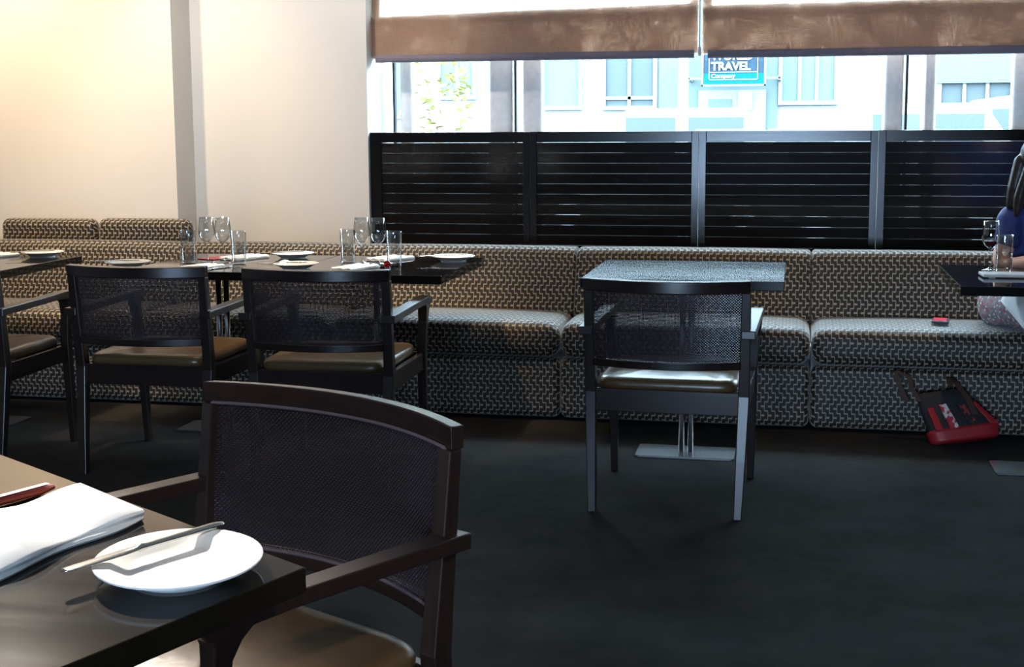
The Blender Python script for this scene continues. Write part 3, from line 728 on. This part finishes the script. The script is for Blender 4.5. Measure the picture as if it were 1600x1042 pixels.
# woman's table
wv_ = wg('wine glass with red wine in front of the seated woman', .792, 5.78, 'glasses on the table of the seated woman')
obj('wine', MB().lathe([(.0001, .0945), (.0105, .0955), (.0225, .1062), (.0315, .1195), (.0318, .121), (.0001, .121)], 28), M['wine'], wv_, smooth=True)
tw = tb('tumbler half full of water in front of the seated woman', .838, 5.72, 'glasses on the table of the seated woman')
obj('water', MB().lathe([(.0001, .0145), (.0265, .0148), (.0292, .018), (.0318, .080), (.0001, .080)], 28), M['water'], tw, smooth=True)
sl = thing('serving_board', 'long white rectangular serving board on the table of the seated woman', 'board', (.90, 5.535, TZ), math.radians(3))
obj('board', MB().box(-.175, .175, -.055, .055, .004, .016), M['china'], sl, bevel=.003)
for s in (-1, 1): obj('foot', MB().box(s*.14-.012, s*.14+.012, -.045, .045, 0, .005), M['china'], sl)

# near table
def loc2(v): return (v.x, v.y, TZ)
pn = obj('side_plate', plate_mb(.112, 1.0, 1.16), M['china'], smooth=True, loc=(-.800, 1.618, TZ)); pn.rotation_euler = (0, 0, math.atan2(.261, -.105)-PI/2)
tag(pn, 'white oval side plate under the knife on the large table', 'plate')
ke, kt = Vector((-.800, 1.763, .0)), Vector((-.917, 1.522, 0))
dk = (ke-kt); knife('polished table knife lying across the oval side plate', (kt.x, kt.y, TZ+.0285), math.atan2(-dk.x, dk.y), None, 0, dk.length/.235, 0)
nn = MB(); A, B = Vector((-1.142, 1.962)), Vector((-.966, 1.838)); dx_ = (B-A).normalized(); dy_ = Vector((-.20, -.98)).normalized()
LN, WN = .42, (B-A).length
for l in range(2):
    z0 = .001+.0085*l; z1 = z0+.0082; rg = []
    for i in range(19):
        p = A+dy_*(LN*i/18); wob = .004*math.sin(i*.75+l*.4); bul = .012*math.exp(-((i-8)/2.2)**2)*l
        e = .6 if i == 0 else 1
        a = p-dx_*.0+dx_*.006*math.sin(i*.5+l); b = p+dx_*(WN-.004*l+.008*math.sin(i*.6+1.2*l))
        zz = [z0+.3*wob*l, z1+wob*l]
        rg.append([(a.x, a.y, zz[0]), (b.x, b.y, zz[0]), (b.x+.003, b.y-.001, (zz[0]+zz[1])/2), (b.x, b.y, zz[1]), (a.x, a.y, zz[1]+bul*.3), (a.x-.003, a.y, (zz[0]+zz[1])/2)])
    nn.rings(rg)
no = obj('napkin', nn, M['linen'], loc=(0, 0, TZ)); sharp(no, 60); tag(no, 'large folded white napkin on the big table beside the oval plate', 'napkin')
bk = thing('bill_holder', 'slim red leather bill holder behind the large white napkin', 'holder', (-1.202, 1.968, TZ), math.atan2(-.93, -.36))
cv = MB(); rg = []
for i in range(13):
    x = .30*i/12; e = (.55 if i in (0, 12) else 1); k = 1-.25*(i/12)
    rg.append([(x, .011+.012*math.cos(a_)*e, .0085+.008*math.sin(a_)*e*k) for a_ in [2*PI*q/14 for q in range(14)]])
cv.rings(rg); obj('cover', cv, M['redleather'], bk, smooth=True)
obj('stitching', MB().tube([(.01, -.0012, .0085), (.29, -.0012, .0085)], .0008, 5), M['redcard'], bk)
obj('bill', MB().box(.01, .29, .006, .017, .0163, .0172), M['linen'], bk)

# phone on the banquette
ph = thing('mobile_phone', 'black mobile phone with a red back lying on the banquette', 'phone', (.640, 6.10, .477), math.radians(-8))
obj('body', MB().box(-.036, .036, -.055, .055, 0, .009), M['black'], ph, bevel=.003); obj('back_cover', MB().box(-.030, .026, -.043, .052, .0085, .0105), M['red'], ph, bevel=.001)
obj('camera_lens', MB().lathe([(.004, .009), (.004, .0102), (.0001, .0102)], 12, (.0, -.049, 0)), M['steel'], ph)

# handbag leaning on the banquette
hb = thing('handbag', 'black and red handbag with printed stripes leaning against the banquette', 'bag', (.725, 5.80, .0), math.radians(6))
tiltm = Matrix.Translation((0, 0, .012)) @ Matrix.Rotation(math.radians(-24), 4, 'X') @ Matrix.Rotation(math.radians(-9), 4, 'Y')
SLUMP = Matrix(((1, 0, -.30, .01), (0, 1, 0, 0), (0, 0, 1, 0), (0, 0, 0, 1)))
def bagpart(name, mb, mat, **kw): return obj(name, mb.xf(tiltm if name == 'base' else tiltm @ SLUMP), M[mat], hb, **kw)
def bagbody(z0, z1, w0, w1, d0, d1, n=6, r=.02):
    m = MB(); rg = []
    for k in range(n+1):
        t_ = k/n; w_ = w0+(w1-w0)*t_; d_ = d0+(d1-d0)*t_; z = z0+(z1-z0)*t_; rg.append([])
        for q in range(24):
            a = 2*PI*q/24; cc, ss = math.cos(a), math.sin(a)
            rg[-1].append((w_*abs(cc)**.45*(1 if cc >= 0 else -1), -d_*abs(ss)**.7*(1 if ss >= 0 else -1), z))
    m.rings(rg); return m
bagpart('body', bagbody(.045, .225, .135, .105, .045, .018), 'bagblack', smooth=True)
bagpart('base', bagbody(.0, .06, .140, .152, .050, .054, 4), 'bagred', smooth=True, bevel=.012)
bagpart('side_gusset', MB().hexa([(.118, -.045, .05), (.152, -.045, .05), (.152, .045, .05), (.118, .045, .05), (.095, -.026, .16), (.112, -.026, .16), (.112, .02, .16), (.095, .02, .16)]), 'bagred', bevel=.004)
def stripe(x0, x1, z0, z1, dep, mat, nm='stripe'):
    y = lambda z: -(.045-.027*(z-.045)/.18)-.004
    bagpart(nm, MB().hexa([(x0, y(z0)-dep, z0), (x1, y(z0)-dep, z0), (x1, y(z0)+.012, z0), (x0, y(z0)+.012, z0), (x0*.86, y(z1)-dep, z1), (x1*.86, y(z1)-dep, z1), (x1*.86, y(z1)+.012, z1), (x0*.86, y(z1)+.012, z1)]), mat, bevel=.001)
stripe(-.112, -.082, .055, .155, .004, 'bagred'); stripe(-.050, -.014, .055, .165, .004, 'bagprint')
stripe(.030, .072, .062, .160, .004, 'bagblack', 'pocket'); stripe(.038, .064, .072, .150, .007, 'pocketprint', 'pocket_print')
strap1 = [(-.105, -.02, .19), (-.112, -.03, .25), (-.098, -.035, .30), (-.135, -.03, .335), (-.150, -.02, .28), (-.150, 0, .20)]
def strap(pts, wd, mat):
    m = MB(); rg = []
    for p in pts: rg.append([(p[0]-wd, p[1]-.002, p[2]), (p[0]+wd, p[1]-.002, p[2]), (p[0]+wd, p[1]+.002, p[2]), (p[0]-wd, p[1]+.002, p[2])])
    m.rings(rg); bagpart('strap', m, mat, smooth=False, bevel=.001)
strap(strap1, .010, 'bagbrown'); strap([(.075, -.045, .10), (.082, -.045, .18), (.070, -.038, .25), (.060, -.02, .275), (.055, .0, .24)], .012, 'bagbrown')

# ------------------------------------------------------------------ seated woman
def remesh(name, mb, mat, parent, vox, smooth_it=6):
    o = obj(name, mb, mat, parent)
    m = o.modifiers.new('r', 'REMESH'); m.mode = 'VOXEL'; m.voxel_size = vox
    s = o.modifiers.new('s', 'SMOOTH'); s.factor = .5; s.iterations = smooth_it
    dg = bpy.context.evaluated_depsgraph_get(); me = bpy.data.meshes.new_from_object(o.evaluated_get(dg)); o.modifiers.clear()
    old = o.data; o.data = me; bpy.data.meshes.remove(old)
    if not me.materials: me.materials.append(mat)
    for p in me.polygons: p.use_smooth = True
    return o
fd = Vector((.42, -.907, 0)).normalized(); rd = Vector((fd.y, -fd.x, 0)); up = Vector((0, 0, 1))
P0 = Vector((.985, 6.16, .02))
def W(r, f_, z):   # she leans a little away from the wall corner
    q = max(0, z-.62)/.35
    t = max(0, q-1); return P0+rd*(r-.05*q+.20*t)+fd*(f_+.03*q)+up*(z-.035*q)
def limb(mb, pts, rad, seg=14, sub=4):
    """smooth tapered limb through the joints"""
    pts = [Vector(p) for p in pts]; PP = []; RR = []
    for i in range(len(pts)-1):
        p0, p1, p2, p3 = pts[max(i-1, 0)], pts[i], pts[i+1], pts[min(i+2, len(pts)-1)]
        for k in range(sub):
            t = k/sub
            PP.append(.5*((2*p1)+(-p0+p2)*t+(2*p0-5*p1+4*p2-p3)*t*t+(-p0+3*p1-3*p2+p3)*t**3)); RR.append(rad[i]+(rad[i+1]-rad[i])*t)
    PP.append(pts[-1]); RR.append(rad[-1]); mb.tube(PP, RR, seg); mb.ball(pts[-1], rad[-1], seg); mb.ball(pts[0], rad[0], seg); return mb
def torso(mb, st, seg=22):
    rg = []
    for (f_, z, hw_, hd_) in st:
        c_ = W(0, f_, z); rg.append([c_+rd*(hw_*math.cos(2*PI*k/seg))+fd*(hd_*math.sin(2*PI*k/seg)) for k in range(seg)])
    mb.rings(rg); return mb
wm = thing('person', 'dark haired woman in a navy top and printed skirt seated on the banquette', 'person', (0, 0, 0))
body = MB()
TST = [(0, .47, .13, .10), (.0, .53, .165, .12), (.01, .62, .145, .105), (.02, .70, .125, .095), (.03, .80, .135, .10), (.045, .90, .155, .105), (.055, .955, .165, .085), (.06, .99, .12, .065), (.07, 1.01, .06, .05)]
torso(body, TST)
HC = W(.0, .13, 1.195)
limb(body, [W(0, .06, .98), W(0, .085, 1.06), W(0, .11, 1.12)], [.055, .05, .052])
SH = {}
elbow = {-1: W(-.235, .10, .745), 1: W(.195, .11, .735)}   # 1 = the arm towards the window light, seen in the photo
wrist = {1: W(.10, .335, .775), -1: W(-.13, .32, .775)}
for s in (1, -1):
    S = W(s*.165, .045, .945)
    limb(body, [W(s*.12, .05, .95), S, (S+elbow[s])/2+fd*-.01, elbow[s], elbow[s]*.45+wrist[s]*.55, wrist[s]], [.05, .052, .043, .037, .034, .024])
    hd = (Vector((fd.x*.95-rd.x*s*.3, fd.y*.95-rd.y*s*.3, -.03))).normalized(); sd_ = hd.cross(up).normalized()   # hand lies palm down on the table
    w0 = wrist[s]; pc = w0+hd*.05+up*-.004
    body.rings([[w0+hd*t_+sd_*(wd*math.cos(2*PI*k/12))+up*(.013*math.sin(2*PI*k/12)-.004) for k in range(12)] for t_, wd in ((-.01, .022), (.02, .030), (.055, .040), (.085, .041), (.095, .036))])
    for q, (off, ln) in enumerate(((-.030, .062), (-.010, .074), (.010, .070), (.029, .056))):
        b0 = w0+hd*.085+sd_*off+up*.0
        limb(body, [b0, b0+hd*ln*.45+up*.004+sd_*off*.12, b0+hd*ln*.78+up*-.003+sd_*off*.2, b0+hd*ln+up*-.010+sd_*off*.22], [.0095, .009, .008, .0065], 8, 3)
    ts = -s
    tb0 = w0+hd*.022+sd_*(.026*(1 if (sd_.dot(rd)*s) < 0 else -1))
    side = sd_*(1 if (sd_.dot(rd)*s) < 0 else -1)
    limb(body, [tb0, tb0+hd*.028+side*.020-up*.004, tb0+hd*.056+side*.026-up*.007], [.013, .0105, .008], 8, 3)
    K = W(s*.10, .44, .535); af = .21 if s == 1 else .47; ar = .055 if s == 1 else -.10; A_ = W(ar, af, .10)
    limb(body, [W(s*.085, 0, .535), W(s*.095, .22, .545), K, W(s*.10, .44*.55+af*.45+.02, .36), A_, W(ar, af, .06)], [.085, .078, .056, .050, .033, .034])
# head: skull, jaw, nose, brow, ears, chin
def hl(r, f_, z): return HC+rd*r+fd*f_+up*z
def ell(mb, c_, a, b, cc, seg=20, n=13):
    mb.rings([[c_+rd*(a*math.sin(t)*math.cos(2*PI*k/seg))+fd*(b*math.sin(t)*math.sin(2*PI*k/seg))-up*(cc*math.cos(t)) for k in range(seg)] for t in [PI*(i+.1)/(n-.8) for i in range(n)]])
ell(body, hl(0, -.005, .03), .073, .092, .085); ell(body, hl(0, .028, -.04), .054, .060, .070); ell(body, hl(0, .070, -.088), .022, .018, .018)
limb(body, [hl(0, .080, .02), hl(0, .094, -.008), hl(0, .104, -.026)], [.009, .010, .013], 10, 3)
ell(body, hl(0, .082, .040), .045, .012, .012); ell(body, hl(.033, .066, -.02), .022, .018, .02); ell(body, hl(-.033, .066, -.02), .022, .018, .02)
ell(body, hl(0, .086, -.058), .022, .009, .011)
for s in (1, -1): ell(body, hl(s*.073, -.002, -.005), .010, .018, .032)
remesh('body', body, M['skin'], wm, .0055, 5)
for s in (1, -1):
    e = obj('eye', MB().ball(hl(s*.031, .0735, .012), .0108), M['white'], wm, smooth=True)
    obj('iris', MB().ball(hl(s*.031, .0800, .012), .0052, 10, 7), M['iris'], e, smooth=True)
    obj('eyebrow', MB().tube([hl(s*.016, .092, .036), hl(s*.032, .090, .041), hl(s*.050, .078, .036)], [.003, .0035, .002], 6), M['hair'], wm, smooth=True)
lp_ = MB(); ell(lp_, hl(0, .0925, -.056), .019, .006, .0045); ell(lp_, hl(0, .0915, -.0635), .017, .006, .005); obj('lips', lp_, M['lips'], wm, smooth=True)
hr = MB(); ell(hr, hl(0, -.016, .050), .084, .098, .086); ell(hr, hl(0, -.055, -.03), .082, .065, .10)
for k in range(9):
    a = -1.2+2.4*k/8
    limb(hr, [hl(.075*math.sin(a), -.05-.03*math.cos(a), .02), hl(.092*math.sin(a), -.062-.035*math.cos(a), -.09), hl(.105*math.sin(a), -.070-.045*math.cos(a), -.19+.02*math.cos(5*a))], [.030, .030, .014], 8, 4)
for s in (1, -1): limb(hr, [hl(s*.03, .072, .105), hl(s*.070, .045, .065), hl(s*.084, .012, -.02), hl(s*.095, -.02, -.13), hl(s*.100, -.03, -.20)], [.018, .022, .022, .026, .012], 8, 4)
remesh('hair', hr, M['hair'], wm, .006, 4)
tp = MB(); torso(tp, [(f_, z, a+.012, b+.012) for f_, z, a, b in TST[1:8]])
for s in (1, -1):
    S = W(s*.165, .045, .945); E2 = S+(elbow[s]-S)*.42
    limb(tp, [W(s*.12, .05, .945), S, S+(elbow[s]-S)*.2, E2], [.056, .060, .057, .054])
remesh('top', tp, M['navy'], wm, .007, 5)
sk = MB(); torso(sk, [(.0, .455, .17, .13), (.0, .50, .192, .145), (.0, .56, .185, .14), (.005, .62, .160, .118), (.01, .655, .150, .110)])
for s in (1, -1): limb(sk, [W(s*.095, -.02, .535), W(s*.095, .2, .545), W(s*.09, .42, .540)], [.098, .090, .080])
remesh('skirt', sk, M['skirt'], wm, .007, 5)
for s in (1, -1):
    m = MB(); f0 = W(.055 if s == 1 else -.10, .18 if s == 1 else .44, 0)
    rg = []
    for t_, wd, h_ in ((-.03, .022, .05), (.02, .032, .062), (.08, .036, .05), (.14, .040, .036), (.19, .034, .028), (.215, .016, .018)):
        c_ = f0+fd*t_; rg.append([c_+rd*(wd*math.cos(2*PI*k/14))+up*(h_/2+h_/2*math.sin(2*PI*k/14)+.002) for k in range(14)])
    m.rings(rg); obj('shoe', m, M['shoe'], wm, smooth=True)
# napkin on her lap: cloth draped over the thighs
ln_ = MB(); rg = []
for i in range(22):
    u_ = -.20+.52*i/21; row = []
    for j in range(13):
        q = max(0, u_-.19); r_ = u_ if q == 0 else .197+.10*q; f0 = .15+1.55*q
        f_ = f0+(.46-f0)*j/12
        if q == 0:
            dz = .092*math.sqrt(max(0, 1-min(1, ((abs(r_)-.095)/.115)**2)))
            z = .545+.012+dz+.004*math.sin(i*1.3+j*.8)
        else: z = .580-.85*q
        row.append(W(r_*1.02+(.006*math.sin(j*1.1+i*.5) if q else 0), f_, z))
    rg.append(row)
ln_.rings(rg, False, False)
lno = obj('napkin', ln_, M['linen'], smooth=True); sm = lno.modifiers.new('t', 'SOLIDIFY'); sm.thickness = .004; sm.offset = 1
tag(lno, 'white napkin spread over the lap of the seated woman', 'napkin')
